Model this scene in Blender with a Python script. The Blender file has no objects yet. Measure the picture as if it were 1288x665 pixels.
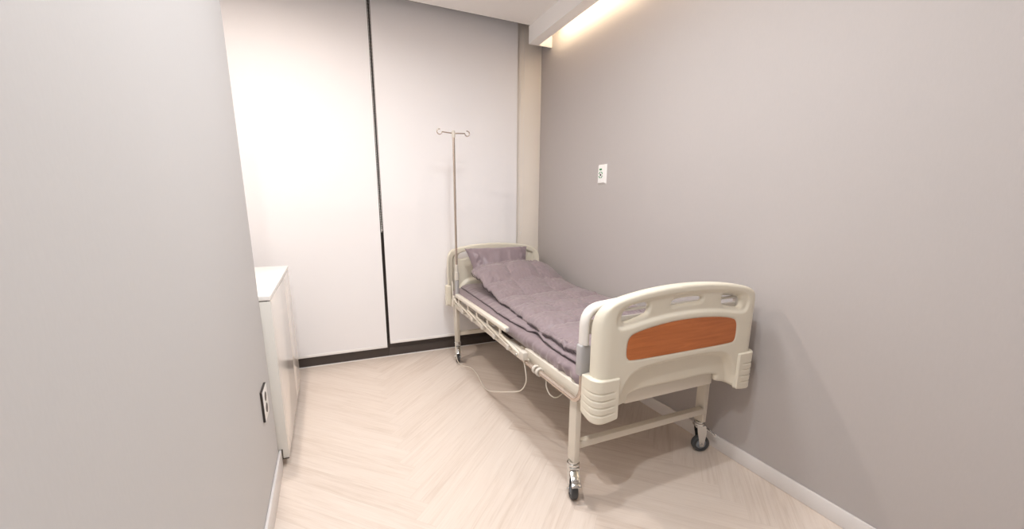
import bpy, bmesh, math, random
import numpy as np
from mathutils import Vector, Matrix, noise

random.seed(7)
scene = bpy.context.scene
COL = scene.collection

# ------------------------------------------------------------------ helpers
def lin(r, g, b):
    def f(c):
        c = c / 255.0
        return c / 12.92 if c <= 0.04045 else ((c + 0.055) / 1.055) ** 2.4
    return (f(r), f(g), f(b), 1.0)

def tag(o, label=None, cat=None, group=None, kind=None):
    if label: o['label'] = label
    if cat: o['category'] = cat
    if group: o['group'] = group
    if kind: o['kind'] = kind
    return o

def empty(name, loc, rz=0.0):
    o = bpy.data.objects.new(name, None)
    o.location = loc
    o.rotation_euler = (0, 0, rz)
    o.empty_display_size = 0.05
    COL.objects.link(o)
    return o

def finish(name, bm, m, parent=None, smooth=40.0, weld=True, recalc=True):
    """link bm (world coordinates relative to the parent's origin) as one mesh object"""
    if weld:
        bmesh.ops.remove_doubles(bm, verts=bm.verts, dist=1e-6)
    if recalc:
        bmesh.ops.recalc_face_normals(bm, faces=bm.faces)
    if smooth:
        a = math.radians(smooth)
        for f in bm.faces: f.smooth = True
        for e in bm.edges:
            if len(e.link_faces) == 2:
                e.smooth = e.calc_face_angle(0.0) < a
            else:
                e.smooth = False
    me = bpy.data.meshes.new(name)
    bm.to_mesh(me); bm.free()
    o = bpy.data.objects.new(name, me)
    if isinstance(m, (list, tuple)):
        for k in m: me.materials.append(k)
    else:
        me.materials.append(m)
    COL.objects.link(o)
    if parent is not None:
        o.parent = parent
    return o

def merge(bm, other):
    me = bpy.data.meshes.new('tmp')
    other.to_mesh(me); other.free()
    bm.from_mesh(me)
    bpy.data.meshes.remove(me)

def add_box(bm, x0, x1, y0, y1, z0, z1, bevel=0.0, seg=2, mat=None):
    t = bmesh.new()
    vs = [t.verts.new((x, y, z)) for x in (x0, x1) for y in (y0, y1) for z in (z0, z1)]
    for q in ((0,1,3,2),(4,6,7,5),(0,4,5,1),(2,3,7,6),(0,2,6,4),(1,5,7,3)):
        t.faces.new([vs[i] for i in q])
    bmesh.ops.recalc_face_normals(t, faces=t.faces)
    if bevel > 0:
        bmesh.ops.bevel(t, geom=list(t.edges), offset=bevel, segments=seg, profile=0.5, affect='EDGES')
    if mat is not None:
        bmesh.ops.transform(t, matrix=mat, verts=t.verts)
    merge(bm, t)

def smooth_path(pts, n=8, closed=False):
    P = [Vector(p) for p in pts]
    out = []
    m = len(P)
    for i in range(m if closed else m - 1):
        if closed:
            p0, p1, p2, p3 = P[(i-1) % m], P[i], P[(i+1) % m], P[(i+2) % m]
        else:
            p1, p2 = P[i], P[i+1]
            p0 = P[i-1] if i > 0 else p1 * 2 - p2
            p3 = P[i+2] if i + 2 < m else p2 * 2 - p1
        for k in range(n):
            t = k / n
            out.append(0.5 * ((2*p1) + (p2-p0)*t + (2*p0-5*p1+4*p2-p3)*t*t + (3*p1-p0-3*p2+p3)*t**3))
    if not closed: out.append(P[-1])
    return out

def fillet(pts, r, n=6):
    """polyline with rounded corners"""
    P = [Vector(p) for p in pts]
    out = [P[0]]
    for i in range(1, len(P) - 1):
        a, b, c = P[i-1], P[i], P[i+1]
        d1 = (a - b).normalized(); d2 = (c - b).normalized()
        rr = min(r, (a-b).length * 0.49, (c-b).length * 0.49)
        s, e = b + d1 * rr, b + d2 * rr
        for k in range(n + 1):
            t = k / n
            out.append((1-t)**2 * s + 2*t*(1-t) * b + t*t * e)
    out.append(P[-1])
    return out

def add_tube(bm, pts, r, seg=12, cap=True, sx=1.0, radii=None):
    P = [Vector(p) for p in pts]
    n = len(P)
    rings = []
    up = None
    for i in range(n):
        d = (P[min(i+1, n-1)] - P[max(i-1, 0)]).normalized()
        if up is None:
            up = Vector((0, 0, 1)) if abs(d.z) < 0.9 else Vector((0, 1, 0))
        u = (up - d * up.dot(d))
        if u.length < 1e-6:
            u = d.orthogonal()
        u.normalize(); up = u
        v = d.cross(u)
        rr = radii[i] if radii else r
        rings.append([bm.verts.new(P[i] + (u * math.cos(a) + v * math.sin(a) * sx) * rr)
                      for a in [2*math.pi*k/seg for k in range(seg)]])
    for i in range(n - 1):
        for k in range(seg):
            bm.faces.new((rings[i][k], rings[i][(k+1) % seg], rings[i+1][(k+1) % seg], rings[i+1][k]))
    if cap:
        bm.faces.new(rings[0][::-1]); bm.faces.new(rings[-1])

def add_lathe(bm, prof, seg=28, mat=None):
    """prof: (r, z) list round the z axis"""
    t = bmesh.new()
    rings = []
    for r, z in prof:
        if r < 1e-6:
            rings.append([t.verts.new((0, 0, z))])
        else:
            rings.append([t.verts.new((r*math.cos(2*math.pi*k/seg), r*math.sin(2*math.pi*k/seg), z)) for k in range(seg)])
    for a, b in zip(rings, rings[1:]):
        for k in range(seg):
            k2 = (k+1) % seg
            if len(a) == 1 and len(b) == 1: continue
            if len(a) == 1: t.faces.new((a[0], b[k], b[k2]))
            elif len(b) == 1: t.faces.new((a[k], a[k2], b[0]))
            else: t.faces.new((a[k], a[k2], b[k2], b[k]))
    if mat is not None: bmesh.ops.transform(t, matrix=mat, verts=t.verts)
    merge(bm, t)

def add_prism(bm, poly, axis, a0, a1, bevel=0.0, seg=2, mat=None):
    """poly in the two axes other than `axis` (in x,y,z order), extruded a0..a1"""
    t = bmesh.new()
    def mk(p, a):
        if axis == 'x': return (a, p[0], p[1])
        if axis == 'y': return (p[0], a, p[1])
        return (p[0], p[1], a)
    A = [t.verts.new(mk(p, a0)) for p in poly]; B = [t.verts.new(mk(p, a1)) for p in poly]
    n = len(poly)
    fa = t.faces.new(A); fb = t.faces.new(B[::-1])
    for i in range(n):
        t.faces.new((A[i], B[i], B[(i+1) % n], A[(i+1) % n]))
    bmesh.ops.recalc_face_normals(t, faces=t.faces)
    if bevel > 0:
        es = list(set(list(fa.edges) + list(fb.edges)))
        bmesh.ops.bevel(t, geom=es, offset=bevel, segments=seg, profile=0.5, affect='EDGES')
    if mat is not None: bmesh.ops.transform(t, matrix=mat, verts=t.verts)
    merge(bm, t)

def box(name, m, x0, x1, y0, y1, z0, z1, parent=None, bevel=0.0, seg=2):
    bm = bmesh.new(); add_box(bm, x0, x1, y0, y1, z0, z1, bevel, seg)
    return finish(name, bm, m, parent)

def struct(name, m, boxes, bevel=0.0, parent=None):
    bm = bmesh.new()
    for b in boxes: add_box(bm, *b, bevel)
    o = finish(name, bm, m, parent)
    if parent is None: o['kind'] = 'structure'
    return o

# ------------------------------------------------------------------ materials
def new_mat(name):
    m = bpy.data.materials.new(name); m.use_nodes = True
    nt = m.node_tree
    return m, nt, nt.nodes['Principled BSDF']

def plain(name, col, rough=0.5, metal=0.0, spec=0.5, var=0.03, scale=6.0, bump=0.0, bscale=200.0, coat=0.0, sheen=0.0):
    m, nt, b = new_mat(name)
    N, L = nt.nodes, nt.links
    tc = N.new('ShaderNodeTexCoord')
    nz = N.new('ShaderNodeTexNoise'); nz.inputs['Scale'].default_value = scale; nz.inputs['Detail'].default_value = 4
    L.new(tc.outputs['Object'], nz.inputs['Vector'])
    mx = N.new('ShaderNodeMix'); mx.data_type = 'RGBA'
    c = col
    mx.inputs[6].default_value = tuple(max(0, v*(1-var)) for v in c[:3]) + (1,)
    mx.inputs[7].default_value = tuple(min(1, v*(1+var)) for v in c[:3]) + (1,)
    L.new(nz.outputs['Fac'], mx.inputs[0])
    L.new(mx.outputs[2], b.inputs['Base Color'])
    b.inputs['Roughness'].default_value = rough
    b.inputs['Metallic'].default_value = metal
    b.inputs['Specular IOR Level'].default_value = spec
    if coat:
        b.inputs['Coat Weight'].default_value = coat; b.inputs['Coat Roughness'].default_value = 0.03
    if sheen:
        b.inputs['Sheen Weight'].default_value = sheen; b.inputs['Sheen Roughness'].default_value = 0.4
    if bump:
        n2 = N.new('ShaderNodeTexNoise'); n2.inputs['Scale'].default_value = bscale; n2.inputs['Detail'].default_value = 2
        L.new(tc.outputs['Object'], n2.inputs['Vector'])
        bp = N.new('ShaderNodeBump'); bp.inputs['Strength'].default_value = bump; bp.inputs['Distance'].default_value = 0.002
        L.new(n2.outputs['Fac'], bp.inputs['Height']); L.new(bp.outputs['Normal'], b.inputs['Normal'])
    return m

def wallpaper(name, col):
    m, nt, b = new_mat(name)
    N, L = nt.nodes, nt.links
    tc = N.new('ShaderNodeTexCoord')
    mp = N.new('ShaderNodeMapping'); mp.inputs['Scale'].default_value = (220, 220, 60)
    L.new(tc.outputs['Object'], mp.inputs['Vector'])
    n1 = N.new('ShaderNodeTexNoise'); n1.inputs['Scale'].default_value = 1; n1.inputs['Detail'].default_value = 3
    L.new(mp.outputs['Vector'], n1.inputs['Vector'])
    n2 = N.new('ShaderNodeTexNoise'); n2.inputs['Scale'].default_value = 1.3; n2.inputs['Detail'].default_value = 3
    L.new(tc.outputs['Object'], n2.inputs['Vector'])
    ad = N.new('ShaderNodeMath'); ad.operation = 'MULTIPLY_ADD'; ad.inputs[1].default_value = 0.5
    L.new(n1.outputs['Fac'], ad.inputs[0])
    h = N.new('ShaderNodeMath'); h.operation = 'MULTIPLY'; h.inputs[1].default_value = 0.5
    L.new(n2.outputs['Fac'], h.inputs[0]); L.new(h.outputs[0], ad.inputs[2])
    mx = N.new('ShaderNodeMix'); mx.data_type = 'RGBA'
    mx.inputs[6].default_value = tuple(v*0.955 for v in col[:3]) + (1,)
    mx.inputs[7].default_value = tuple(min(1, v*1.045) for v in col[:3]) + (1,)
    L.new(ad.outputs[0], mx.inputs[0]); L.new(mx.outputs[2], b.inputs['Base Color'])
    b.inputs['Roughness'].default_value = 0.62; b.inputs['Specular IOR Level'].default_value = 0.3
    bp = N.new('ShaderNodeBump'); bp.inputs['Strength'].default_value = 0.12; bp.inputs['Distance'].default_value = 0.001
    L.new(n1.outputs['Fac'], bp.inputs['Height']); L.new(bp.outputs['Normal'], b.inputs['Normal'])
    return m

def floor_mat():
    m, nt, b = new_mat('herringbone_wood')
    N, L = nt.nodes, nt.links
    def M(op, a, c=None, d=None):
        n = N.new('ShaderNodeMath'); n.operation = op
        for i, v in enumerate((a, c, d)):
            if v is None: continue
            if isinstance(v, (int, float)): n.inputs[i].default_value = v
            else: L.new(v, n.inputs[i])
        return n.outputs[0]
    W, n_ = 0.094, 9
    X0 = SEAM_X
    tc = N.new('ShaderNodeTexCoord'); sp = N.new('ShaderNodeSeparateXYZ'); L.new(tc.outputs['Object'], sp.inputs[0])
    x = M('SUBTRACT', sp.outputs[0], X0); y = sp.outputs[1]
    q = 1 / (math.sqrt(2) * W)
    a = M('MULTIPLY', M('ADD', x, y), q); bb = M('MULTIPLY', M('SUBTRACT', y, x), q)
    i = M('FLOOR', a); j = M('FLOOR', bb)
    k = M('FLOORED_MODULO', M('SUBTRACT', i, j), 2.0 * n_)
    hor = M('LESS_THAN', k, n_ - 0.5)
    fa = M('SUBTRACT', a, i); fb = M('SUBTRACT', bb, j)
    # along / across inside the plank, plank identity
    alH = M('ADD', k, fa); acH = fb; id1H = M('SUBTRACT', i, k); id2H = j
    kv = M('SUBTRACT', 2.0 * n_ - 1, k)
    alV = M('ADD', kv, fb); acV = fa; id1V = i; id2V = M('SUBTRACT', j, kv)
    def sel(h, v):
        return M('ADD', M('MULTIPLY', h, hor), M('MULTIPLY', v, M('SUBTRACT', 1.0, hor)))
    al, ac, id1, id2 = sel(alH, alV), sel(acH, acV), sel(id1H, id1V), sel(id2H, id2V)
    cid = N.new('ShaderNodeCombineXYZ'); L.new(id1, cid.inputs[0]); L.new(id2, cid.inputs[1]); L.new(hor, cid.inputs[2])
    wn = N.new('ShaderNodeTexWhiteNoise'); wn.noise_dimensions = '3D'; L.new(cid.outputs[0], wn.inputs['Vector'])
    rnd = wn.outputs['Value']
    # grain
    gv = N.new('ShaderNodeCombineXYZ')
    L.new(M('MULTIPLY', al, 0.16), gv.inputs[0]); L.new(M('MULTIPLY', ac, 2.6), gv.inputs[1]); L.new(M('MULTIPLY', rnd, 57.0), gv.inputs[2])
    g1 = N.new('ShaderNodeTexNoise'); g1.inputs['Scale'].default_value = 1.6; g1.inputs['Detail'].default_value = 7; g1.inputs['Roughness'].default_value = 0.6; g1.inputs['Distortion'].default_value = 0.9
    L.new(gv.outputs[0], g1.inputs['Vector'])
    gv2 = N.new('ShaderNodeCombineXYZ')
    L.new(M('MULTIPLY', al, 0.5), gv2.inputs[0]); L.new(M('MULTIPLY', ac, 22.0), gv2.inputs[1]); L.new(M('MULTIPLY', rnd, 31.0), gv2.inputs[2])
    g2 = N.new('ShaderNodeTexNoise'); g2.inputs['Scale'].default_value = 1.0; g2.inputs['Detail'].default_value = 4; g2.inputs['Roughness'].default_value = 0.7
    L.new(gv2.outputs[0], g2.inputs['Vector'])
    s = M('ADD', M('MULTIPLY', g1.outputs['Fac'], 0.55), M('ADD', M('MULTIPLY', g2.outputs['Fac'], 0.35), M('MULTIPLY', rnd, 0.11)))
    cr = N.new('ShaderNodeValToRGB')
    e = cr.color_ramp.elements
    e[0].position = 0.30; e[0].color = FLOOR_DARK
    e[1].position = 0.74; e[1].color = FLOOR_LIGHT
    mid = cr.color_ramp.elements.new(0.5); mid.color = FLOOR_MID
    L.new(s, cr.inputs['Fac'])
    # joints
    dj = M('MINIMUM', M('MINIMUM', ac, M('SUBTRACT', 1.0, ac)), M('MINIMUM', al, M('SUBTRACT', float(n_), al)))
    jt = N.new('ShaderNodeMapRange'); jt.inputs['From Min'].default_value = 0.0; jt.inputs['From Max'].default_value = 0.016
    jt.inputs['To Min'].default_value = 0.90; jt.inputs['To Max'].default_value = 1.0
    L.new(dj, jt.inputs['Value'])
    mx = N.new('ShaderNodeMix'); mx.data_type = 'RGBA'; mx.blend_type = 'MULTIPLY'; mx.inputs[0].default_value = 1.0
    L.new(cr.outputs['Color'], mx.inputs[6])
    cc = N.new('ShaderNodeCombineColor')
    for t in range(3): L.new(jt.outputs['Result'], cc.inputs[t])
    L.new(cc.outputs[0], mx.inputs[7]); L.new(mx.outputs[2], b.inputs['Base Color'])
    b.inputs['Roughness'].default_value = 0.42; b.inputs['Specular IOR Level'].default_value = 0.4
    bp = N.new('ShaderNodeBump'); bp.inputs['Strength'].default_value = 0.08; bp.inputs['Distance'].default_value = 0.001
    L.new(g2.outputs['Fac'], bp.inputs['Height']); L.new(bp.outputs['Normal'], b.inputs['Normal'])
    return m

def wood_panel_mat():
    m, nt, b = new_mat('orange_wood_laminate')
    N, L = nt.nodes, nt.links
    tc = N.new('ShaderNodeTexCoord'); mp = N.new('ShaderNodeMapping'); mp.inputs['Scale'].default_value = (2.2, 2, 26)
    mp.inputs['Rotation'].default_value = (0, math.radians(3), 0)
    L.new(tc.outputs['Object'], mp.inputs['Vector'])
    nz = N.new('ShaderNodeTexNoise'); nz.inputs['Scale'].default_value = 2.0; nz.inputs['Detail'].default_value = 6; nz.inputs['Distortion'].default_value = 0.7
    L.new(mp.outputs['Vector'], nz.inputs['Vector'])
    cr = N.new('ShaderNodeValToRGB'); e = cr.color_ramp.elements
    e[0].position = 0.3; e[0].color = lin(172, 96, 48); e[1].position = 0.7; e[1].color = lin(196, 116, 62)
    L.new(nz.outputs['Fac'], cr.inputs['Fac']); L.new(cr.outputs['Color'], b.inputs['Base Color'])
    b.inputs['Roughness'].default_value = 0.38
    return m

def glass_mat():
    m, nt, b = new_mat('window_glass')
    N, L = nt.nodes, nt.links
    b.inputs['Base Color'].default_value = (0.9, 0.95, 0.95, 1); b.inputs['Roughness'].default_value = 0.02
    b.inputs['Transmission Weight'].default_value = 1.0; b.inputs['IOR'].default_value = 1.45
    tc = N.new('ShaderNodeTexCoord'); nz = N.new('ShaderNodeTexNoise'); nz.inputs['Scale'].default_value = 3
    L.new(tc.outputs['Object'], nz.inputs['Vector'])
    mr = N.new('ShaderNodeMapRange'); mr.inputs['To Min'].default_value = 0.01; mr.inputs['To Max'].default_value = 0.03
    L.new(nz.outputs['Fac'], mr.inputs['Value']); L.new(mr.outputs['Result'], b.inputs['Roughness'])
    return m

def emit_mat(name, col, strength):
    m, nt, b = new_mat(name)
    b.inputs['Base Color'].default_value = col
    b.inputs['Emission Color'].default_value = col
    b.inputs['Emission Strength'].default_value = strength
    return m

SEAM_X = 0.29
FLOOR_DARK, FLOOR_MID, FLOOR_LIGHT = lin(200, 184, 171), lin(217, 204, 193), lin(226, 215, 205)
M_floor = floor_mat()
M_wall_dim = wallpaper('grey_wallpaper_dim', lin(181, 175, 173))  # toned down in colour for the dimmer light on the right wall
M_wall_lit = wallpaper('grey_wallpaper_lit', lin(203, 202, 202))  # same wallpaper, brighter light on the left put into its tone
M_ceil = plain('ceiling_paint', lin(243, 240, 237), 0.8, var=0.01)
M_white = plain('white_paint', lin(245, 244, 243), 0.45, var=0.01)
M_base = plain('baseboard_paint', lin(226, 222, 220), 0.4, var=0.015)
M_beige = plain('beige_pillar_panel', lin(240, 233, 224), 0.5, var=0.02, scale=2)
M_blind = plain('blind_fabric', lin(243, 242, 244), 0.85, spec=0.2, var=0.008, bump=0.12, bscale=700)
M_bar = plain('blind_bar_white', lin(242, 240, 238), 0.4, var=0.01)
M_dframe = plain('dark_window_frame', lin(72, 64, 60), 0.4, var=0.05)
M_glass = glass_mat()
M_gloss = plain('gloss_white_lacquer', lin(238, 233, 227), 0.16, spec=0.5, var=0.002, coat=0.25)
M_ctop = plain('white_top', lin(243, 241, 238), 0.3, var=0.004)
M_cside = plain('pale_grey_panel', lin(224, 222, 216), 0.35, var=0.01)
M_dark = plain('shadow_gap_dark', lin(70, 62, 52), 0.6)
M_cream = plain('cream_plastic', lin(222, 216, 200), 0.36, var=0.012, scale=3)
M_enamel = plain('cream_enamel', lin(216, 209, 196), 0.33, var=0.012, scale=3)
M_hoop = plain('white_plastic_tube', lin(226, 222, 216), 0.34, var=0.01)
M_greyp = plain('grey_plastic', lin(174, 172, 172), 0.42, var=0.02)
M_knob = plain('light_grey_plastic', lin(206, 200, 190), 0.4, var=0.02)
M_steel = plain('satin_steel', lin(205, 192, 180), 0.24, metal=0.9, var=0.03)
M_chrome = plain('chrome', lin(214, 214, 212), 0.16, metal=1.0, var=0.03)
M_tire = plain('dark_rubber', lin(66, 68, 70), 0.6, var=0.06)
M_hub = plain('grey_wheel_hub', lin(132, 138, 144), 0.45, var=0.04)
M_wood = wood_panel_mat()
M_quilt = plain('mauve_quilt', lin(138, 124, 128), 0.46, spec=0.45, var=0.05, scale=9, sheen=0.25, bump=0.15, bscale=420)
M_sheet = plain('mauve_sheet', lin(136, 121, 125), 0.44, spec=0.45, var=0.05, scale=9, sheen=0.25, bump=0.1, bscale=420)
M_pillow = plain('mauve_satin_pillow', lin(138, 123, 129), 0.4, spec=0.5, var=0.04, scale=8, sheen=0.25)
M_edge_shade = plain('dark_edge_gap_shade', lin(58, 48, 52), 0.7, var=0.05)
M_cord = plain('white_cord', lin(224, 218, 206), 0.45, var=0.02)
M_plate = plain('white_switch_plastic', lin(240, 238, 236), 0.3, var=0.005)
M_green = plain('green_mark', lin(40, 140, 84), 0.4, var=0.05)
M_black = plain('dark_mark', lin(40, 30, 30), 0.5, var=0.05)
M_brown = plain('dark_brown_plastic', lin(52, 44, 40), 0.4, var=0.05)
M_led = emit_mat('warm_led', (1.0, 0.80, 0.52, 1), 9.0)

# ------------------------------------------------------------------ room constants
XR, XL = 1.7207, -0.286       # right / left wall faces
YB = 3.265                    # window wall face
YC = 3.085                    # ceiling ends here, blind pocket beyond
ZC = 2.53                     # ceiling
YN = -1.2                     # wall behind the camera
XA = -0.78                    # alcove side wall
YA = 1.95                     # end of the left wall

struct('floor', M_floor, [(XA - 0.1, XR + 0.1, YN - 0.1, YB + 0.3, -0.08, 0.0)])
struct('ceiling', M_ceil, [(XA - 0.1, XR + 0.1, YN - 0.1, YC - 0.004, ZC, ZC + 0.06)])
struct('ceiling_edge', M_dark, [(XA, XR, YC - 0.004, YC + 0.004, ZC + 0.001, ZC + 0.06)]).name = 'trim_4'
struct('trim_5', M_ceil, [(XA - 0.1, XR + 0.1, YC - 0.004, YB + 0.1, 2.78, 2.84)])
struct('wall_right', M_wall_dim, [(XR, XR + 0.1, YN - 0.1, YB + 0.1, 0, 2.84)])
struct('wall_left', M_wall_lit, [(XA - 0.1, XL, YN - 0.1, YA, 0, ZC)])
struct('wall_alcove', M_wall_lit, [(XA - 0.1, XA, YA, YB + 0.1, 0, 2.84)])
struct('wall_near', M_wall_dim, [(XL, XR, YN - 0.1, YN, 0, ZC)])
# the window wall: header above and the beige pillar at its right end
struct('wall_window', M_white, [(XA, 1.505, YB + 0.02, YB + 0.12, 2.62, 2.78)])
p = struct('trim_1', M_beige, [(1.512, XR - 0.001, YB - 0.012, YB + 0.1, 0, 2.779), (1.502, 1.535, YB - 0.008, YB + 0.09, 0, 2.779)], bevel=0.002)
struct('baseboard_right', M_base, [(XR - 0.011, XR - 0.0005, YN, YB - 0.014, 0.0005, 0.0715)], bevel=0.0025)
struct('baseboard_left', M_base, [(XL + 0.0005, XL + 0.011, YN, YA + 0.015, 0.0005, 0.0935)], bevel=0.0025)

# windows: dark aluminium frames with glass, mostly behind the blinds
def window(name, x0, x1, zs, yf):
    bm = bmesh.new()
    y0, y1 = yf, YB + 0.09
    add_box(bm, x0, x1, y0, y1, 0.001, zs, 0.003)            # sill rail
    add_box(bm, x0, x1, y0 + .01, y1, 2.54, 2.62, 0.003)
    add_box(bm, x0, x0 + 0.06, y0 + .01, y1, zs - .002, 2.545, 0.003)
    add_box(bm, x1 - 0.06, x1, y0 + .01, y1, zs - .002, 2.545, 0.003)
    o = finish(name, bm, M_dframe); o['kind'] = 'structure'
    box('pane', M_glass, x0 + 0.055, x1 - 0.055, YB + 0.04, YB + 0.046, zs - 0.003, 2.545, o)
    return o
w1 = window('window_1', XA + 0.002, 0.3795, 0.115, YB - 0.012)
w2 = window('window_2', 0.3805, 1.501, 0.15, YB - 0.004)
box('sill_step', M_dframe, 0.3805, 1.501, YB - 0.012, YB - 0.0045, 0.001, 0.072, w2, bevel=0.002)
box('sill_bead', M_bar, XA + 0.002, 1.501, YB - 0.0195, YB - 0.0125, 0.0005, 0.006, w1)

# ceiling cove box along the right wall
ZB = 2.41
struct('trim_2', M_white, [
    (1.522, 1.538, YN, YC + 0.002, ZB, ZC - 0.0005),
    (1.5385, 1.606, YN, YC + 0.002, ZB, ZB + 0.012),
    (1.522, XR - 0.0006, YC + 0.0025, YC + 0.0125, ZB - 0.002, ZC + 0.05)])
led = empty('led_strip_light', (1.575, 0.9, ZB + 0.013))
tag(led, 'warm glowing strip light hidden inside the ceiling cove along the right wall', 'light')
bm = bmesh.new(); add_box(bm, -0.012, 0.012, -2.0, 2.08, 0, 0.012, 0.002); finish('channel', bm, M_white, led)
bm = bmesh.new(); add_box(bm, -0.008, 0.008, -1.98, 2.06, 0.0122, 0.018, 0.002); finish('diffuser', bm, M_led, led)

# ------------------------------------------------------------------ roller blinds
def blind(x0, x1, zb, yb, label, chain_x, chain_z, loopw):
    r = empty('roller_blind', ((x0 + x1) / 2, yb, zb))
    tag(r, label, 'blind', 'roller blinds on the window wall')
    ox = (x0 + x1) / 2
    # fabric: thin sheet with a faint crease where it lies over the window rail
    prof = [(0.0, 0.02), (0.0004, 0.6), (0.0008, 1.172 - zb), (0.0, 1.18 - zb), (0.0001, 1.23 - zb), (0.0, 2.0 - zb), (0.0, 2.66 - zb)]
    bm = bmesh.new()
    nx = 24
    rows = []
    for dy, z in prof:
        rows.append([(bm.verts.new((x0 - ox + (x1 - x0) * k / nx, dy + 0.0012 * math.sin(k * 0.9) * (1 - z / 2.7), z)),
                      bm.verts.new((x0 - ox + (x1 - x0) * k / nx, dy + 0.002 + 0.0012 * math.sin(k * 0.9) * (1 - z / 2.7), z))) for k in range(nx + 1)])
    for a, b in zip(rows, rows[1:]):
        for k in range(nx):
            bm.faces.new((a[k][0], a[k+1][0], b[k+1][0], b[k][0]))
            bm.faces.new((a[k][1], b[k][1], b[k+1][1], a[k+1][1]))
        bm.faces.new((a[0][0], b[0][0], b[0][1], a[0][1])); bm.faces.new((a[nx][0], a[nx][1], b[nx][1], b[nx][0]))
    for rw in (rows[0], rows[-1]):
        for k in range(nx): bm.faces.new((rw[k][0], rw[k][1], rw[k+1][1], rw[k+1][0]))
    finish('fabric', bm, M_blind, r)
    bm = bmesh.new(); add_box(bm, x0 - ox, x1 - ox, -0.006, 0.006, 0, 0.0195, 0.003, 2); finish('bottom_bar', bm, M_bar, r)
    bm = bmesh.new(); add_tube(bm, [(x0 - ox - 0.004, 0.012, 2.69 - zb), (x1 - ox + 0.004, 0.012, 2.69 - zb)], 0.022, 20); finish('roller_tube', bm, M_bar, r)
    # bead chain
    cx = chain_x - ox
    pts = [(cx - loopw * .5, -0.004, 2.66 - zb), (cx - loopw * .5, -0.005, 2.0 - zb), (cx - loopw * .4, -0.006, chain_z + .08 - zb), (cx, -0.006, chain_z - zb),
           (cx + loopw * .45, -0.005, chain_z + .1 - zb), (cx + loopw * .6, -0.004, 2.0 - zb), (cx + loopw * .5, -0.003, 2.66 - zb)]
    path = smooth_path(pts, 60)
    bm = bmesh.new()
    acc = 0.0; last = path[0]; beads = [path[0]]
    for q in path[1:]:
        acc += (q - last).length; last = q
        if acc >= 0.014: beads.append(q); acc = 0.0
    add_tube(bm, path[::4], 0.0009, 5)
    for q in beads: bmesh.ops.create_icosphere(bm, subdivisions=1, radius=0.0024, matrix=Matrix.Translation(q))
    finish('bead_chain', bm, M_bar, r)
    return r
blind(XA + 0.01, 0.3655, 0.083, 3.236, 'white roller blind on the left, reaching behind the low white cabinet', 0.3765, 1.02, 0.012)
blind(0.388, 1.492, 0.113, 3.232, 'white roller blind behind the bed headboard and drip pole', 1.532, 0.98, 0.03)

# ------------------------------------------------------------------ low cabinet in the alcove
XF = -0.247
cab = empty('low_cabinet', (XF, 1.97, 0))
tag(cab, 'low glossy white cabinet half hidden behind the left wall end', 'cabinet')
YE = 2.935 - 1.97
bx = lambda n, m, x0, x1, y0, y1, z0, z1, bv=0.0015: box(n, m, x0, x1, y0, y1, z0, z1, cab, bv)
bx('carcass', M_cside, XA - XF + 0.002, -0.0195, 0.019, YE - 0.001, 0.052, 0.793)
bx('plinth', M_dark, XA - XF + 0.002, -0.05, 0.02, YE - 0.02, 0.001, 0.051)
bx('end_panel', M_cside, XA - XF + 0.002, -0.0005, 0.0, 0.018, 0.046, 0.7935)
bx('top_panel', M_ctop, XA - XF + 0.002, 0.002, -0.001, YE, 0.798, 0.818)
bx('shadow_gap', M_dark, XA - XF + 0.002, -0.012, 0.002, YE - 0.002, 0.7937, 0.7978, 0)
ds = [0.0195, 0.630, YE - 0.001]
for a, b in zip(ds, ds[1:]):
    bx('door', M_gloss, -0.019, 0.0, a, b - 0.0012, 0.05, 0.7925, 0.0005)
bx('gap_shade_bottom', M_dark, XL - XF + 0.0115, -0.0005, -0.0035, -0.0002, 0.044, 0.0475, 0)  # dark strips standing for shade in the gap round the end panel
bx('gap_shade_side', M_dark, XL - XF + 0.0115, XL - XF + 0.0155, -0.0035, -0.0002, 0.0475, 0.094, 0)

# ------------------------------------------------------------------ wall plates
call = empty('nurse_call_panel', (XR, 2.348, 1.41), 0)
tag(call, 'small white call panel with green marks on the right wall above the bed', 'switch')
bm = bmesh.new()
add_prism(bm, [(-0.045, -0.064), (0.045, -0.064), (0.045, 0.064), (-0.045, 0.064)], 'x', -0.012, -0.0003, 0.0)
for v in bm.verts:
    if v.co.x < -0.006: v.co.y *= 0.78; v.co.z *= 0.84
finish('faceplate', bm, M_plate, call, smooth=20)
bm = bmesh.new(); add_box(bm, -0.0135, -0.0122, -0.005, 0.022, 0.027, 0.037, 0.0004); finish('green_label', bm, M_green, call)
bm = bmesh.new()
for k in range(4):
    a0 = math.pi / 2 * k + 0.25; a1 = a0 + 1.1
    pa = [(0.022 * math.cos(a0 + (a1 - a0) * t / 8) + 0.006, 0.022 * math.sin(a0 + (a1 - a0) * t / 8) - 0.004) for t in range(9)]
    pb = [(0.0165 * math.cos(a0 + (a1 - a0) * t / 8) + 0.006, 0.0165 * math.sin(a0 + (a1 - a0) * t / 8) - 0.004) for t in range(9)]
    add_prism(bm, pa + pb[::-1], 'x', -0.0134, -0.0122)
finish('green_ring', bm, M_green, call)
bm = bmesh.new(); add_lathe(bm, [(0, 0), (0.0065, 0), (0.0065, 0.0025), (0.005, 0.0035), (0, 0.0035)], 20,
    Matrix.Translation((-0.0122, 0.006, -0.004)) @ Matrix.Rotation(-math.pi/2, 4, 'Y')); finish('call_button', bm, M_black, call)

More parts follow.
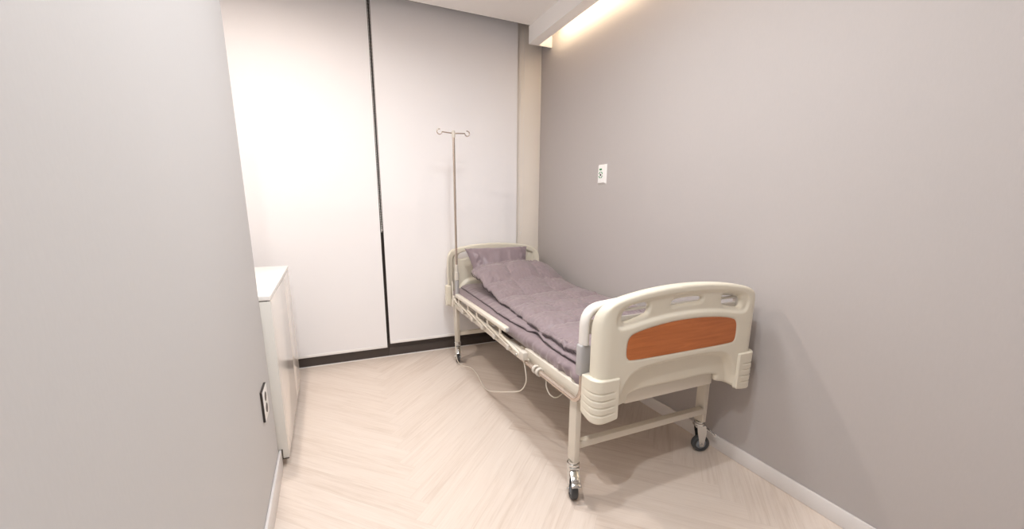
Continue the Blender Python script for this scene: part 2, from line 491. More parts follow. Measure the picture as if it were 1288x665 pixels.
out = empty('wall_outlet', (XL, 1.755, 0.434), 0)
tag(out, 'white double wall outlet with dark edge, low on the left wall', 'outlet')
bm = bmesh.new(); add_box(bm, 0.0003, 0.008, -0.054, 0.054, -0.062, 0.062, 0.001); finish('back_frame', bm, M_brown, out)
bm = bmesh.new(); add_box(bm, 0.0082, 0.0095, -0.052, 0.052, -0.060, 0.060, 0.0005); finish('faceplate', bm, M_plate, out)
for zc in (-0.024, 0.024):
    bm = bmesh.new()
    add_lathe(bm, [(0, 0), (0.0185, 0), (0.0185, 0.0008), (0.016, 0.0012), (0, 0.0006)], 24, Matrix.Translation((0.0097, 0, zc)) @ Matrix.Rotation(math.pi/2, 4, 'Y'))
    finish('socket', bm, M_brown, out)

# ------------------------------------------------------------------ hospital bed
CX = 1.245
CXB, SB = 1.2405, .983     # boards: centre and width factor
bed = empty('hospital_bed', (CX, 2.1, 0))
tag(bed, 'cream hospital bed on castors with orange wood footboard inset, along the right wall', 'bed')
OFF = Vector((CX, 2.1, 0))
def part(name, bm, m, parent=None, smooth=40.0):
    """bm is in world coordinates; parts hang on the bed"""
    bmesh.ops.translate(bm, vec=-OFF, verts=bm.verts)
    return finish(name, bm, m, parent if parent is not None else bed, smooth)

# ---- boards from signed distance fields
def chaikin(P, it=2):
    P = np.array(P, float)
    for _ in range(it):
        Q = np.roll(P, -1, 0)
        P = np.stack([0.75 * P + 0.25 * Q, 0.25 * P + 0.75 * Q], 1).reshape(-1, 2)
    return P
def sdf(poly, U, Z):
    P = np.array(poly, float); Q = np.roll(P, -1, 0)
    d = np.full(U.shape, 1e9); ins = np.zeros(U.shape, bool)
    for (ax, ay), (bx_, by) in zip(P, Q):
        ex, ey = bx_ - ax, by - ay
        wx, wy = U - ax, Z - ay
        t = np.clip((wx * ex + wy * ey) / (ex * ex + ey * ey + 1e-12), 0, 1)
        d = np.minimum(d, np.hypot(wx - ex * t, wy - ey * t))
        c = ((ay > Z) != (by > Z))
        with np.errstate(divide='ignore', invalid='ignore'):
            xi = ax + (Z - ay) * ex / (ey if abs(ey) > 1e-12 else 1e-12)
        ins ^= c & (U < xi)
    return np.where(ins, -d, d)
def sstep(x, a, b):
    t = np.clip((x - a) / (b - a), 0, 1); return t * t * (3 - 2 * t)

half = [(0.0, .915), (.1, .9125), (.2, .904), (.28, .892), (.33, .882), (.375, .866), (.400, .835), (.409, .795), (.41, .74), (.41, .60), (.41, .44), (.402, .425), (.34, .43), (.31, .448), (.25, .462), (.243, .47), (.242, .505), (.0, .506)]
OUT = chaikin(half + [(-u, z) for u, z in half[::-1][1:-1]], 2)
hl = [(-.312, .797), (-.316, .82), (-.300, .845), (-.258, .856), (-.196, .861), (-.188, .84), (-.200, .815), (-.228, .808), (-.29, .793)]
HL = chaikin(hl, 3); HR = chaikin([(-u, z) for u, z in hl], 3)
HM = chaikin([(-.085, .838), (-.075, .858), (0, .862), (.075, .86), (.085, .847), (.070, .838), (0, .8385), (-.07, .834)], 2)
ORA = [(-.295, .672), (-.294, .715), (-.286, .738), (-.268, .751), (-.2, .765), (-.1, .777), (0, .780), (.1, .777), (.2, .767), (.262, .754), (.280, .742), (.288, .72), (.289, .672), (.283, .654), (.268, .646), (0, .646), (-.27, .647), (-.288, .655)]
ORA = chaikin(ORA, 2)
CHN = chaikin([(-.345, .775), (-.352, .82), (-.33, .855), (-.28, .868), (-.2, .878), (-.1, .886), (0, .888), (.1, .886), (.2, .878), (.28, .868), (.33, .855), (.352, .82), (.345, .775), (.30, .768), (.2, .786), (.1, .796), (0, .799), (-.1, .796), (-.2, .786), (-.30, .768)], 2)
ARC = chaikin([(-.325, .38), (-.322, .48), (-.308, .52), (-.285, .57), (-.25, .605), (-.18, .62), (0, .624), (.18, .62), (.25, .605), (.285, .57), (.308, .52), (.322, .48), (.325, .38)], 2)

def board(name, yf, sgn):
    step = 0.0042
    us = np.arange(-.424, .4241, step); zs = np.arange(.412, .926, step)
    U, Z = np.meshgrid(us, zs, indexing='ij')
    F = lambda u, z: np.maximum.reduce([sdf(OUT, u, z), -sdf(HL, u, z), -sdf(HR, u, z), -sdf(HM, u, z)])
    S = F(U, Z)
    cen = 0.25 * (S[:-1, :-1] + S[1:, :-1] + S[:-1, 1:] + S[1:, 1:]) < 0
    cnt = np.zeros(U.shape, int)
    for a in (0, 1):
        for b in (0, 1):
            cnt[a:a + cen.shape[0], b:b + cen.shape[1]] += cen
    bnd = (cnt > 0) & (cnt < 4)
    ub, zb = U[bnd].copy(), Z[bnd].copy()
    for _ in range(3):
        s = F(ub, zb); h = 5e-4
        gu = (F(ub + h, zb) - F(ub - h, zb)) / (2 * h); gz = (F(ub, zb + h) - F(ub, zb - h)) / (2 * h)
        n = gu * gu + gz * gz + 1e-6
        ub -= np.clip(s * gu / n, -.004, .004); zb -= np.clip(s * gz / n, -.004, .004)
    U[bnd], Z[bnd] = ub, zb
    used = cnt > 0
    S = np.where(bnd, 0.0, F(U, Z))
    d = np.clip(-S, 0, None)
    A = np.abs(U); r = .062
    g = np.where(A > .362, r - np.sqrt(np.clip(r * r - (A - .362) ** 2, 0, None)), 0)
    rr = .013
    rnd = rr - np.sqrt(np.clip(rr * rr - np.clip(rr - d, 0, rr) ** 2, 0, None))
    fd = rnd + .009 * sstep(-sdf(CHN, U, Z), -.002, .014) +   .032 * sstep(-sdf(ARC, U, Z), -.004, .026) + .003 * sstep(-sdf(ORA, U, Z), -.004, .0005)
    T = .046
    rim = -sdf(OUT, U, Z)
    bd = .6 * rnd + np.minimum(.016 * sstep(rim, .040, .052), .02) * (1 - sstep(-sdf(ARC, U, Z), -.03, .0))
    bk = np.maximum(T - bd, fd + .006)
    bm = bmesh.new()
    idx = {}
    fr, ba = {}, {}
    for i, j in zip(*np.nonzero(used)):
        fr[(i, j)] = bm.verts.new((CXB + SB * U[i, j], yf + sgn * (g[i, j] + fd[i, j]), Z[i, j]))
        ba[(i, j)] = bm.verts.new((CXB + SB * U[i, j], yf + sgn * (g[i, j] + bk[i, j]), Z[i, j]))
    ec = {}
    for i, j in zip(*np.nonzero(cen)):
        c = [(i, j), (i + 1, j), (i + 1, j + 1), (i, j + 1)]
        bm.faces.new([fr[k] for k in c]); bm.faces.new([ba[k] for k in c[::-1]])
        for a, b in zip(c, c[1:] + c[:1]):
            key = tuple(sorted((a, b))); ec[key] = ec.get(key, 0) + 1
    for (a, b), n in ec.items():
        if n == 1: bm.faces.new((fr[a], fr[b], ba[b], ba[a]))
    return part(name, bm, M_cream, smooth=50)

YFB, YHB = 1.10, 3.145
fb = board('footboard', YFB, 1)
hb = board('headboard', YHB, -1)
hb.location.z -= 0.012
def inset(parent, yf, sgn):
    bm = bmesh.new()
    y0, y1 = yf + sgn * 0.0005, yf + sgn * 0.0028
    add_prism(bm, [(CXB + u * .975, .713 + (z - .713) * .98) for u, z in ORA], 'y', min(y0, y1), max(y0, y1), 0.0006, 1)
    o = part('wood_inset', bm, M_wood, parent)
    o['label'] = 'orange wood-look inset panel'
inset(fb, YFB, 1); inset(hb, YHB, -1)

# corner bumpers with ridges: swept round each board corner
def bumper(parent, side, yf, sgn):
    xi, xo, r, dep, pr = .312, .422, .042, .086, -.009
    plan = [(xi, .010), (xi + .001, -.003), (xi + .007, pr)]
    for k in range(1, 11): plan.append((xi + .007 + (xo - r - xi - .007) * k / 10, pr))
    for k in range(1, 13):
        a = math.pi / 2 * k / 12
        plan.append((xo - r + r * math.sin(a), pr + r * (1 - math.cos(a))))
    plan += [(xo, .045), (xo, dep - .008), (xo - .003, dep - .001), (xo - .012, dep)]
    P = [Vector(p) for p in plan]; m = len(P)
    nor = []
    L = [0.0]
    for i in range(m):
        t = (P[min(i + 1, m - 1)] - P[max(i - 1, 0)]).normalized()
        nor.append(Vector((t.y, -t.x)))
        if i: L.append(L[-1] + (P[i] - P[i - 1]).length)
    z0, z1, n = .426, .592, 132
    bm = bmesh.new(); rows = []
    for k in range(n + 1):
        t = k / n; z = z0 + (z1 - z0) * t
        e = min(t / .05, (1 - t) / .035)
        rim = 0 if e >= 1 else .006 * (1 - math.sqrt(max(0, 1 - (1 - e) ** 2)))
        gr = 0.0
        for zc in (.20, .365, .53, .695):
            q = (t - zc) / .030
            if -1 < q < 1: gr = max(gr, (1 - abs(q)) if q < 0 else (1 - q) ** .6)
        row = []
        for i in range(m):
            s = L[i] / L[-1]
            fade = float(sstep(np.array(s), .16, .24) * (1 - sstep(np.array(s), .70, .80)))
            o = rim + .0038 * gr * fade
            q = P[i] - nor[i] * o
            cz = z + (1 - t) * (.018 * ((s - .45) / .5) ** 2 - .004)
            row.append(bm.verts.new((CXB + side * q.x, yf + sgn * q.y, cz)))
        for u, d in ((.388, dep - .001), (.392, .050), (.325, .012)):
            row.append(bm.verts.new((CXB + side * u, yf + sgn * d, z)))
        rows.append(row)
    mm = len(rows[0])
    for a, b in zip(rows, rows[1:]):
        for k in range(mm): bm.faces.new((a[k], a[(k + 1) % mm], b[(k + 1) % mm], b[k]))
    bm.faces.new(rows[0]); bm.faces.new(rows[-1])
    part('corner_bumper', bm, M_cream, parent, smooth=38)
for s in (-1, 1):
    bumper(fb, s, YFB, 1); bumper(hb, s, YHB, -1)

# ---- frame
def fpart(name, boxes, m=M_enamel, parent=None, bv=0.003):
    bm = bmesh.new()
    for b in boxes: add_box(bm, *b, bv)
    return part(name, bm, m, parent)
XS0, XS1 = .846, 1.644
for xa, xb in ((XS0, XS0 + .032), (XS1 - .032, XS1)):
    fpart('side_beam', [(xa, xb, 1.182, 1.72, .449, .511), (xa, xb, 1.70, 3.058, .449, .480)])
fpart('end_beam', [(CX - .238, CX + .238, 1.156, 1.178, .444, .503), (XS0 + .02, XS1 - .02, 1.1785, 1.215, .452, .502)])
fpart('end_beam', [(XS0 + .034, XS1 - .034, 3.02, 3.056, .452, .508)])
fpart('mattress_deck', [(XS0 + .045, XS1 - .045, 1.22, 3.015, .484, .502)])
for yy in (1.80, 2.36): fpart('cross_beam', [(XS0 + .034, XS1 - .034, yy, yy + .04, .445, .4835)])
fpart('motor_housing', [(1.17, 1.30, 1.9, 2.3, .39, .4445)], M_greyp, bv=.01)
LEGS = [(.8585, 1.272), (1.610, 1.296), (.8585, 2.93), (1.626, 2.93)]
for lx, ly in LEGS:
    bm = bmesh.new(); add_box(bm, lx - .013, lx + .013, ly - .026, ly + .026, .166, .4485, .004); part('leg', bm, M_enamel)
fpart('stretcher', [(LEGS[0][0] + .0135, LEGS[1][0] - .0135, 1.268, 1.300, .215, .245)])
fpart('stretcher', [(LEGS[2][0] + .0135, LEGS[3][0] - .0135, 2.914, 2.946, .215, .245)])

# ---- casters
def caster(lx, ly, yaw):
    Mx = Matrix.Translation((lx, ly, 0)) @ Matrix.Rotation(yaw, 4, 'Z')
    # local: lever points to -y, wheel trails to +x? wheel plane = y/z plane
    R, ty = .043, -.015
    bm = bmesh.new()
    add_lathe(bm, [(0, .1655), (.021, .1655), (.021, .158), (.026, .156), (.027, .145), (.020, .139), (0, .139)], 24)
    for s in (-1, 1):
        poly = [(-.022, .147), (.028, .147), (.034, .12), (ty + .012, R - .010), (ty - .012, R - .010), (-.012, .1)]
        poly = [(-.024, .147), (.018, .147), (.012, .11), (ty + .010, R - .010), (ty - .010, R - .010), (-.032, .11)]
        add_prism(bm, poly, 'x', s * .0205 - .0016, s * .0205 + .0016, .0006, 1)
    add_box(bm, -.022, .022, -.030, .024, .138, .146, .002)
    add_tube(bm, [(-.026, ty, R), (.026, ty, R)], .0065, 12)
    bmesh.ops.transform(bm, matrix=Mx, verts=bm.verts)
    c = part('caster', bm, M_chrome)
    rot = Matrix.Translation((0, ty, R)) @ Matrix.Rotation(math.pi/2, 4, 'Y')
    bm = bmesh.new()
    add_lathe(bm, [(R - .017, -.0135), (R - .006, -.0145), (R - .001, -.010), (R - .0005, 0), (R - .001, .010), (R - .006, .0145), (R - .017, .0135), (R - .018, 0), (R - .017, -.0135)], 36, Mx @ rot)
    part('tire', bm, M_tire, c)
    bm = bmesh.new()
    add_lathe(bm, [(.0072, -.016), (.014, -.016), (.018, -.011), (R - .019, -.012), (R - .0175, -.010), (R - .0175, .010), (R - .019, .012), (.018, .011), (.014, .016), (.0072, .016), (.0072, -.016)], 32, Mx @ rot)
    part('wheel_hub', bm, M_hub, c)
    bm = bmesh.new()
    T = Matrix.Translation((0, -.030, .128)) @ Matrix.Rotation(math.radians(38), 4, 'X')
    add_box(bm, -.0185, .0185, -.048, .012, -.0015, .0025, .001, mat=T)
    add_box(bm, -.020, .020, -.060, -.044, -.006, .0045, .003, mat=T)
    add_box(bm, -.012, .012, -.036, -.020, .0025, .008, .002, mat=T)
    bmesh.ops.transform(bm, matrix=Mx, verts=bm.verts)
    part('brake_lever', bm, M_chrome, c)
for (lx, ly), yw in zip(LEGS, (-20, 66, -14, -20)): caster(lx, ly, math.radians(yw))

# ---- hoop rail behind the footboard
YH = 1.2045
xa, xb, zt = .837, 2 * CX - .837, .862
bm = bmesh.new()
path = fillet([(xa, YH, .70), (xa, YH, zt - .028), (CX, YH, zt + .006), (xb, YH, zt - .028), (xb, YH, .70)], .10, 10)
add_tube(bm, path, .0235, 16, sx=.72)
hoop = part('end_rail', bm, M_hoop)
for xx in (xa, xb):
    bm = bmesh.new(); add_box(bm, xx - .0225, xx + .0225, YH - .0172, YH + .0172, .578, .6995, .007, 3)
    part('rail_sleeve', bm, M_greyp, hoop)['label'] = 'grey plastic sleeve'
bm = bmesh.new()
add_box(bm, xa + .02, xb - .02, YH - .006, YH + .006, .735, .79, .004)
add_box(bm, xa + .02, xb - .02, YH - .008, YH + .008, .808, .818, .003)
part('cross_bar', bm, M_hoop, hoop)
for xx, sg in ((xa - .012, 1), (xb + .012, -1)):
    bm = bmesh.new()
    X = .829 if sg == 1 else 2 * CX - .829
    add_tube(bm, fillet([(X, 1.70, .462), (X, 1.228, .462), (X + sg * .008, 1.2045, .50), (X + sg * .008, 1.2045, .577)], .05, 8), .0115, 14)
    part('rail_pipe', bm, M_steel, hoop)
    for yy in (1.565, 1.53):
        bm = bmesh.new(); add_lathe(bm, [(.0122, -.008), (.0185, -.008), (.0205, -.005), (.0205, .005), (.0185, .008), (.0122, .008)], 20, Matrix.Translation((X, yy, .462)) @ Matrix.Rotation(math.pi/2, 4, 'X'))
        part('clamp', bm, M_knob, hoop)

# ---- folded side rails
def side_rail(sg):
    X = lambda x: x if sg == 1 else 2 * CX - x
    bm = bmesh.new()
    def bxx(b, x0, x1, *r): 
        a, c = X(x0), X(x1); add_box(b, min(a, c), max(a, c), *r)
    bxx(bm, .797, .829, 1.865, 2.765, .556, .583, .009, 4)
    rail = part('side_rail', bm, M_enamel)
    bm = bmesh.new(); bxx(bm, .803, .823, 1.853, 1.864, .559, .580, .004, 2); part('end_cap', bm, M_greyp, rail)
    bm = bmesh.new(); bxx(bm, .829, .8455, 1.66, 2.90, .447, .474, .003, 2); part('mounting_bar', bm, M_enamel, rail)
    py = [2.717, 2.51, 2.335, 2.148, 1.957]
    ky = [2.62, 2.417, 2.229, 2.035, 1.844, 1.672]
    for k, y in enumerate(py):
        bm = bmesh.new(); bxx(bm, .808, .818, y - .009, y + .009, .505, .5555, .002, 1)
        add_tube(bm, [(X(.813), y + .01, .518), (X(.813), ky[k + 1] + .005, .486)], .0068, 12)
        part('link', bm, M_enamel, rail)
    bm = bmesh.new(); add_tube(bm, smooth_path([(X(.813), ky[0], .488), (X(.813), 2.76, .51), (X(.816), 2.84, .523), (X(.825), 2.88, .50)], 6), .0068, 12); part('link', bm, M_enamel, rail)
    for y in ky[:-1]:
        bm = bmesh.new(); bxx(bm, .800, .8285, y - .017, y + .013, .468, .498, .005, 2); part('pivot_block', bm, M_knob, rail)
    bm = bmesh.new(); bxx(bm, .800, .8285, 1.645, 1.695, .476, .517, .006, 2); part('pivot_block', bm, M_knob, rail)
    for y in (2.55, 1.78):
        bm = bmesh.new()
        add_lathe(bm, [(0, .006), (.005, .005), (.007, 0), (.007, -.001), (0, -.001)], 14, Matrix.Translation((X(.8285), y, .458)) @ Matrix.Rotation(-sg * math.pi/2, 4, 'Y'))
        part('bolt', bm, M_chrome, rail)
    return rail
side_rail(1); side_rail(-1)

# drip pole socket on the bed
bm = bmesh.new()
add_box(bm, .8285, .8455, 2.905, 2.95, .455, .53, .003)
add_tube(bm, [(.826, 2.93, .465), (.822, 2.93, .465)], .02, 16)
part('pole_bracket', bm, M_enamel)

# cords that hang from the bed
def cord(pts, r=.003, m=M_cord):
    bm = bmesh.new(); add_tube(bm, smooth_path(pts, 10), r, 8); part('cord', bm, m)
cord([(.815, 1.668, .474), (.820, 1.655, .42), (.826, 1.66, .36), (.832, 1.72, .292), (.838, 1.82, .235), (.850, 2.08, .118), (.866, 2.28, .035), (.882, 2.42, .004), (.897, 2.53, .004), (.910, 2.63, .004), (.906, 2.76, .004),
      (.853, 2.835, .006), (.828, 2.855, .05), (.825, 2.872, .14), (.822, 2.88, .30), (.821, 2.885, .44), (.818, 2.89, .53), (.828, 2.93, .62), (.845, 2.99, .63)])
cord([(.838, 1.48, .452), (.838, 1.478, .41), (.85, 1.46, .375), (.89, 1.46, .36), (.95, 1.47, .40), (1.0, 1.5, .48)])
cord([(1.20, 1.92, .40), (1.21, 1.78, .26), (1.25, 1.70, .215), (1.28, 1.74, .23), (1.26, 1.86, .33), (1.25, 1.92, .40)])
cord([(1.28, 1.95, .40), (1.36, 1.86, .22), (1.47, 1.78, .16), (1.53, 1.80, .20), (1.54, 1.82, .445)])

# ------------------------------------------------------------------ bedding
def fbm(x, y, s, o=3):
    return noise.fractal(Vector((x * s, y * s, 3.7)), 1.0, 2.0, o)

def sheet_mesh(fn, nu, nv, thick, name, m, parent, origin, edge_r):
    """closed cloth: fn(u,v)->(x,y,z_top); thickness falls to a rounded edge"""
    bm = bmesh.new(); top, bot = [], []
    for i in range(nu + 1):
        a, b = [], []
        for j in range(nv + 1):
            u, v = i / nu, j / nv
            x, y, z, du = fn(u, v)          # du: distance to the border in metres
            e = min(1.0, du / edge_r)
            prof = math.sqrt(max(0.0, 1 - (1 - e) ** 2))
            mid = z - thick * .5
            a.append(bm.verts.new((x - origin[0], y - origin[1], mid + thick * .5 * prof - origin[2])))
            b.append(bm.verts.new((x - origin[0], y - origin[1], mid - thick * .5 * prof - 1e-4 - origin[2])))
        top.append(a); bot.append(b)
    for i in range(nu):
        for j in range(nv):
            bm.faces.new((top[i][j], top[i+1][j], top[i+1][j+1], top[i][j+1]))
            bm.faces.new((bot[i][j], bot[i][j+1], bot[i+1][j+1], bot[i+1][j]))
    for i in range(nu):
        bm.faces.new((top[i][0], bot[i][0], bot[i+1][0], top[i+1][0])); bm.faces.new((top[i][nv], top[i+1][nv], bot[i+1][nv], bot[i][nv]))
    for j in range(nv):
        bm.faces.new((top[0][j], top[0][j+1], bot[0][j+1], bot[0][j])); bm.faces.new((top[nu][j], bot[nu][j], bot[nu][j+1], top[nu][j+1]))
    return finish(name, bm, m, parent, smooth=70, weld=False)

def interp(x, xs, ys):
    return float(np.interp(x, xs, ys))
def S1(x, a, b):
    t = min(1, max(0, (x - a) / (b - a))); return t * t * (3 - 2 * t)

# mattress in a fitted sheet
MO = (CX, 2.1, .503)
mat = empty('mattress', MO)
tag(mat, 'mattress in a mauve-grey fitted sheet lying on the bed deck', 'mattress')
def make_mattress():
    x0, x1, y0, y1, z0, z1 = .862, 1.640, 1.232, 3.035, .5125, .578
    bm = bmesh.new()
    nyy = 260
    sec = []
    # cross-section profile around (x,z), from bottom left up over to bottom right
    pr = [(.020, 0, 0), (.004, .002, 1), (-.004, .014, 1), (-.008, .030, 1), (-.004, .046, 1), (.008, .058, .7), (.028, .064, .3), (.06, .0655, 0)]
    for k in range(1, 9): pr.append((.06 + (x1 - x0 - .12) * k / 9, .0655, 0))
    pl = pr + [(x1 - x0 - a, b, c) for a, b, c in pr[:8][::-1]]
    rows = []
    for j in range(nyy + 1):
        y = y0 + (y1 - y0) * j / nyy
        ee = min(y - y0, y1 - y) / .03
        sq = 1 if ee >= 1 else math.sqrt(1 - (1 - ee) ** 2)
        row = []
        for i, (a, b, c) in enumerate(pl):
            w = S1(y, 1.95, 1.35)
            amp = .013 * (0.3 + w)
            n1 = noise.noise(Vector((y * 17, b * 30, i * .05))) + .5 * noise.noise(Vector((y * 38, b * 20 + y * 6, 5 + i * .05)))
            side = -1 if i < len(pl) / 2 else 1
            dx = side * amp * n1 * c
            dz = .004 * noise.noise(Vector((y * 9, i * .4, 1))) * (1 if b > .05 else .2) + (0.005 * n1 * (1 if b < .003 else 0) * w)
            zz = z0 + b * (0.35 + .65 * sq) + dz
            row.append(bm.verts.new((x0 + a + dx - MO[0], y - MO[1], zz - MO[2])))
        rows.append(row)
    m = len(pl)
    for a, b in zip(rows, rows[1:]):
        for k in range(m): bm.faces.new((a[k], a[(k+1) % m], b[(k+1) % m], b[k]))
    bm.faces.new(rows[0]); bm.faces.new(rows[-1])
    bmesh.ops.translate(bm, vec=(0, 0, -.0085), verts=bm.verts)
    return finish('fitted_sheet', bm, M_sheet, mat, smooth=80)
make_mattress()

# thin quilted pad over the mattress
PO = (CX, 2.1, .575)
pad = empty('mattress_pad', PO)
tag(pad, 'thin mauve-grey quilted pad between mattress and top quilt', 'bedding')
PADL_Y = [1.22, 1.30, 1.42, 1.50, 1.60, 1.68, 1.74, 1.80, 1.95, 2.1, 2.3, 2.6, 2.9, 3.03]
PADL_X = [.884, .882, .886, .886, .892, .902, .918, .903, .893, .888, .898, .912, .918, .922]
def pad_fn(u, v):
    y = 1.24 + v * (3.02 - 1.24)
    xl = interp(y, PADL_Y, PADL_X) + .006 * noise.noise(Vector((y * 7, 0, 0)))
    x = xl + (1.612 - xl) * (u ** 1.35)
    seam = min(1, abs(((y - 1.24) / .19 + .5) % 1 - .5) * .19 / .02)
    z = .591 - .004 * (1 - seam) + .004 * fbm(x, y, 6) + .003 * noise.noise(Vector((y * 30, x * 8, 3))) - .012 * (1 - S1(x - xl, 0, .05)) + .012 * math.exp(-((y - 1.70) / .05) ** 2 - ((x - xl) / .07) ** 2)
    du = min(x - xl, 1.612 - x, y - 1.24, 3.02 - y)
    return x, y, z + .004, max(0, du)
sheet_mesh(pad_fn, 70, 260, .014, 'pad_cloth', M_quilt, pad, PO, .008)

# top quilt
QO = (CX, 2.1, .61)
quilt = empty('quilt', QO)
tag(quilt, 'puffy mauve-grey stitched quilt spread over the bed up to the pillow', 'quilt')
QL_Y = [1.22, 1.35, 1.5, 1.7, 2.0, 2.2, 2.45, 2.6, 2.7, 2.80]
QL_X = [.902, .904, .906, .915, .938, .953, .962, .945, .930, .925]
RX = [.92, 1.0, 1.1, 1.2, 1.35, 1.5, 1.62, 1.68]
RY = [2.775, 2.785, 2.795, 2.80, 2.815, 2.85, 2.93, 2.98]
RZ = [.742, .768, .785, .793, .793, .768, .722, .70]
def quilt_fn(u, v):
    # v along the length; y end depends on x
    uu = u
    y_a = 1.235
    x_r = 1.655
    # solve left edge from approximate y
    yap = y_a + v * (2.80 - y_a)
    xl = interp(yap, QL_Y, QL_X) + .006 * noise.noise(Vector((yap * 8, 2, 0))) + .004 * noise.noise(Vector((yap * 30, 5, 0)))
    x = xl + (x_r - xl) * uu
    ye = interp(x, RX, RY) + .006 * noise.noise(Vector((x * 9, 0, 4)))
    y = y_a + v * (ye - y_a)
    zr = interp(x, RX, RZ)
    crown = 1 - ((uu - .5) * 2) ** 4
    zb = .619 + .014 * crown + .006 * fbm(x, y, 3.0)
    t = S1(y, ye - .50, ye - .02)
    t = .45 * t + .55 * t * t
    z = zb + (zr - zb) * t
    # stitched squares: puffs between seams
    sx = abs((((x - .93) / .235) + .5) % 1 - .5) * .235
    arc = v * (2.9 - y_a)
    wob = .018 * noise.noise(Vector((x * 5, y * 5, 9)))
    sy = abs((((arc + wob) / .235) + .5) % 1 - .5) * .235
    puff = (min(1, sx / .07) ** .55) * (min(1, sy / .07) ** .55)
    z += .023 * (puff - .6)
    seam_d = min(sx, sy)
    wr = noise.noise(Vector((x * 26, y * 26, 0))) + .6 * noise.noise(Vector((x * 55, y * 50, 7)))
    z += .0095 * wr * math.exp(-seam_d / .035) + .0035 * fbm(x, y, 11)
    z += .0045 * noise.noise(Vector(((x + y) * 14, (x - y) * 4, 2))) + .0022 * noise.noise(Vector((x * 60, y * 40, 11)))
    # thick rolled hem at the pillow end
    dh = ye - y
    z += .010 * math.exp(-((dh - .015) / .014) ** 2) - .007 * math.exp(-((dh - .042) / .010) ** 2)
    z += .007 * noise.noise(Vector((y * 34, x * 9, 21))) * math.exp(-(x - xl) / .05)
    du = min(x - xl, x_r - x, y - y_a, dh)
    return x, y, z + .008, max(0, du)
sheet_mesh(quilt_fn, 190, 330, .032, 'quilt_cloth', M_quilt, quilt, QO, .02)
# dark tubes along the bedside: dark cloth edge plus painted gap shadow
def edge_and_gap_shade(fn, parent, origin, dz, r=.0028, name='edge_and_gap_shade'):
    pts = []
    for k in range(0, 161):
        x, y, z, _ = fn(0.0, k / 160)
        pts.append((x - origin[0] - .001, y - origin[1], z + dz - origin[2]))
    bm = bmesh.new(); add_tube(bm, pts, r, 8); o = finish(name, bm, M_edge_shade, parent); o['label'] = 'dark cloth edge with painted gap shadow'
edge_and_gap_shade(quilt_fn, quilt, QO, -.027, .0024)
edge_and_gap_shade(pad_fn, pad, PO, -.011, .0022)

# pillow
pil = empty('pillow', (1.213, 2.925, .60))
tag(pil, 'mauve-grey satin pillow propped against the headboard', 'pillow')
def make_pillow():
    W_, H_, T_ = .53, .25, .115
    n, m = 70, 44
    bm = bmesh.new(); A, B = [], []
    tilt = Matrix.Rotation(math.radians(62), 4, 'X')
    for i in range(n + 1):
        ra, rb = [], []
        for j in range(m + 1):
            a, b = i / n * 2 - 1, j / m * 2 - 1
            pin_x = 1 - .05 * (1 - b * b) * 0 - .035 * (1 - b ** 2)
            pin_y = 1 - .10 * (1 - a ** 2) * .6
            x = a * W_ / 2 * pin_x * (.90 + .10 * b); y = b * H_ / 2 * pin_y
            h = T_ / 2 * ((1 - a ** 4) ** .55) * ((1 - b ** 4) ** .55)
            w = .008 * noise.noise(Vector((x * 12, y * 12, 1))) + .004 * noise.noise(Vector((x * 30, y * 9, 8))) + .016 * math.exp(-((abs(a) - .85) / .14) ** 2) * noise.noise(Vector((x * 40, y * 22, 3)))
            f = min(1, h / .02)
            ra.append(bm.verts.new(tilt @ Vector((x, y, h + w * f)))); rb.append(bm.verts.new(tilt @ Vector((x, y, -h + w * f))))
        A.append(ra); B.append(rb)
    for i in range(n):
        for j in range(m):
            bm.faces.new((A[i][j], A[i+1][j], A[i+1][j+1], A[i][j+1])); bm.faces.new((B[i][j], B[i][j+1], B[i+1][j+1], B[i+1][j]))
    bmesh.ops.translate(bm, vec=(0, 0.012, .168), verts=bm.verts)
    return finish('pillow_case', bm, M_pillow, pil, smooth=80)
make_pillow()

# ------------------------------------------------------------------ drip pole
iv = empty('drip_pole', (.852, 2.895, .515))
tag(iv, 'tall slim steel drip pole with two hooks standing at the bed head corner', 'drip stand')
bm = bmesh.new(); add_tube(bm, [(0, 0, 0), (0, 0, 1.16)], .0088, 16); finish('pole', bm, M_steel, iv)
bm = bmesh.new(); add_lathe(bm, [(.0092, .01), (.0145, .01), (.0145, .135), (.0135, .14), (.0092, .14)], 18); finish('lower_sleeve', bm, M_greyp, iv)
bm = bmesh.new(); add_lathe(bm, [(.0092, .142), (.0165, .142), (.0165, .20), (.012, .205), (.012, .255), (.0092, .258)], 18); finish('lock_collar', bm, M_knob, iv)
bm = bmesh.new()
add_lathe(bm, [(.0092, 1.142), (.012, 1.144), (.013, 1.17), (.011, 1.186), (.006, 1.19), (0, 1.191)], 18)
hk = finish('top_cap', bm, M_knob, iv)
for s in (-1, 1):
    bm = bmesh.new()
    add_tube(bm, [(s * .0125, 0, 1.172), (s * .082, 0, 1.176)], .0042, 10)
    ring = [(s * (.099 - .017 * math.cos(a)), 0, 1.176 - .017 * math.sin(a)) for a in [math.radians(t) for t in range(0, 290, 12)]]
    add_tube(bm, ring, .0034, 10)
    finish('hook', bm, M_steel, iv)

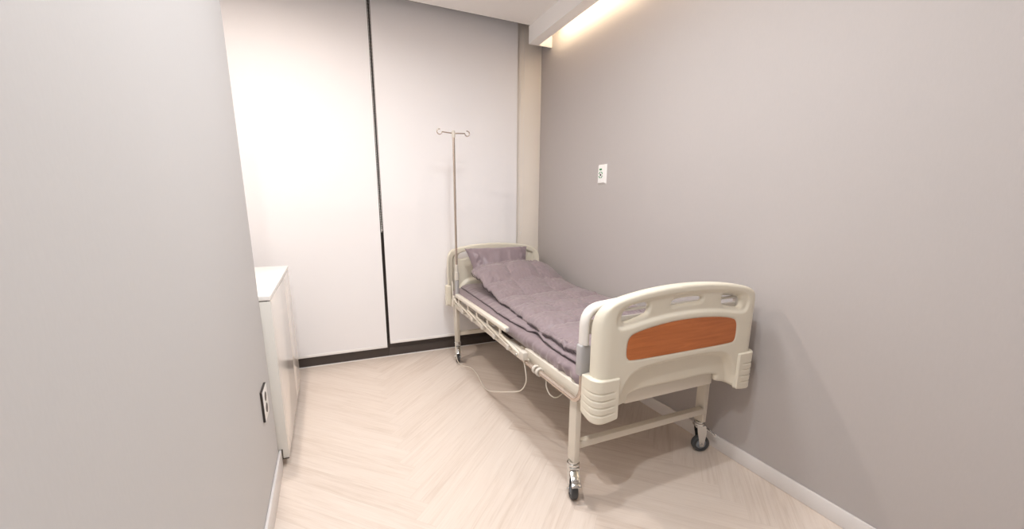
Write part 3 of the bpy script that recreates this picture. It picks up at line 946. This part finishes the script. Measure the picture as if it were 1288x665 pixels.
# ------------------------------------------------------------------ lights
def disk(name, loc, watts, size, col, spread=170):
    l = bpy.data.lights.new(name, 'AREA'); l.shape = 'DISK'; l.size = size
    l.energy = watts; l.color = col; l.spread = math.radians(spread)
    o = bpy.data.objects.new(name, l); o.location = loc; COL.objects.link(o)
    return o
WH = (.97, .985, 1.0)
disk('downlight', (-.32, 2.20, ZC - .012), 17, .06, (1.0, .885, .79))
disk('downlight', (.66, 1.60, ZC - .012), 15, .30, (.975, .99, 1.0))
disk('downlight', (-.18, .32, ZC - .012), 19, .07, WH)
disk('downlight', (.52, .90, ZC - .012), 13, .08, WH)
l = bpy.data.lights.new('cove_light', 'AREA'); l.shape = 'RECTANGLE'; l.size = .03; l.size_y = 4.0
l.energy = 11; l.color = (1.0, .82, .58)
o = bpy.data.objects.new('cove_light', l); o.location = (1.59, .95, ZB + .04)
o.rotation_euler = (0, math.radians(-125), 0); COL.objects.link(o)

w = bpy.data.worlds.new('World'); scene.world = w; w.use_nodes = True
w.node_tree.nodes['Background'].inputs[0].default_value = (.9, .92, 1, 1)
w.node_tree.nodes['Background'].inputs[1].default_value = 0.02

# ------------------------------------------------------------------ camera
f_px, cy_px = 512.085, 370.591
yaw, pit, rol = 0.423317, 0.215212, 0.006658
fwd = Vector((math.sin(yaw), math.cos(yaw), 0)); right = Vector((math.cos(yaw), -math.sin(yaw), 0)); up = Vector((0, 0, 1))
f2 = fwd * math.cos(pit) - up * math.sin(pit); u2 = up * math.cos(pit) + fwd * math.sin(pit)
r3 = right * math.cos(rol) + u2 * math.sin(rol); u3 = u2 * math.cos(rol) - right * math.sin(rol)
cam = bpy.data.cameras.new('camera'); cam.sensor_fit = 'HORIZONTAL'; cam.sensor_width = 36.0
cam.lens = f_px / 1288 * 36.0
cam.shift_y = (cy_px - 332.5) / 1288
cam.clip_start = 0.02
co = bpy.data.objects.new('camera', cam)
mw = Matrix((r3, u3, -f2)).transposed().to_4x4(); mw.translation = (0, 0, 1.2)
co.matrix_world = mw
COL.objects.link(co); scene.camera = co

scene.view_settings.view_transform = 'Standard'
scene.view_settings.look = 'None'
scene.view_settings.exposure = 0.0
scene.cycles.max_bounces = 10; scene.cycles.diffuse_bounces = 6
scene.cycles.use_denoising = True
scene.cycles.sample_clamp_indirect = 4.0
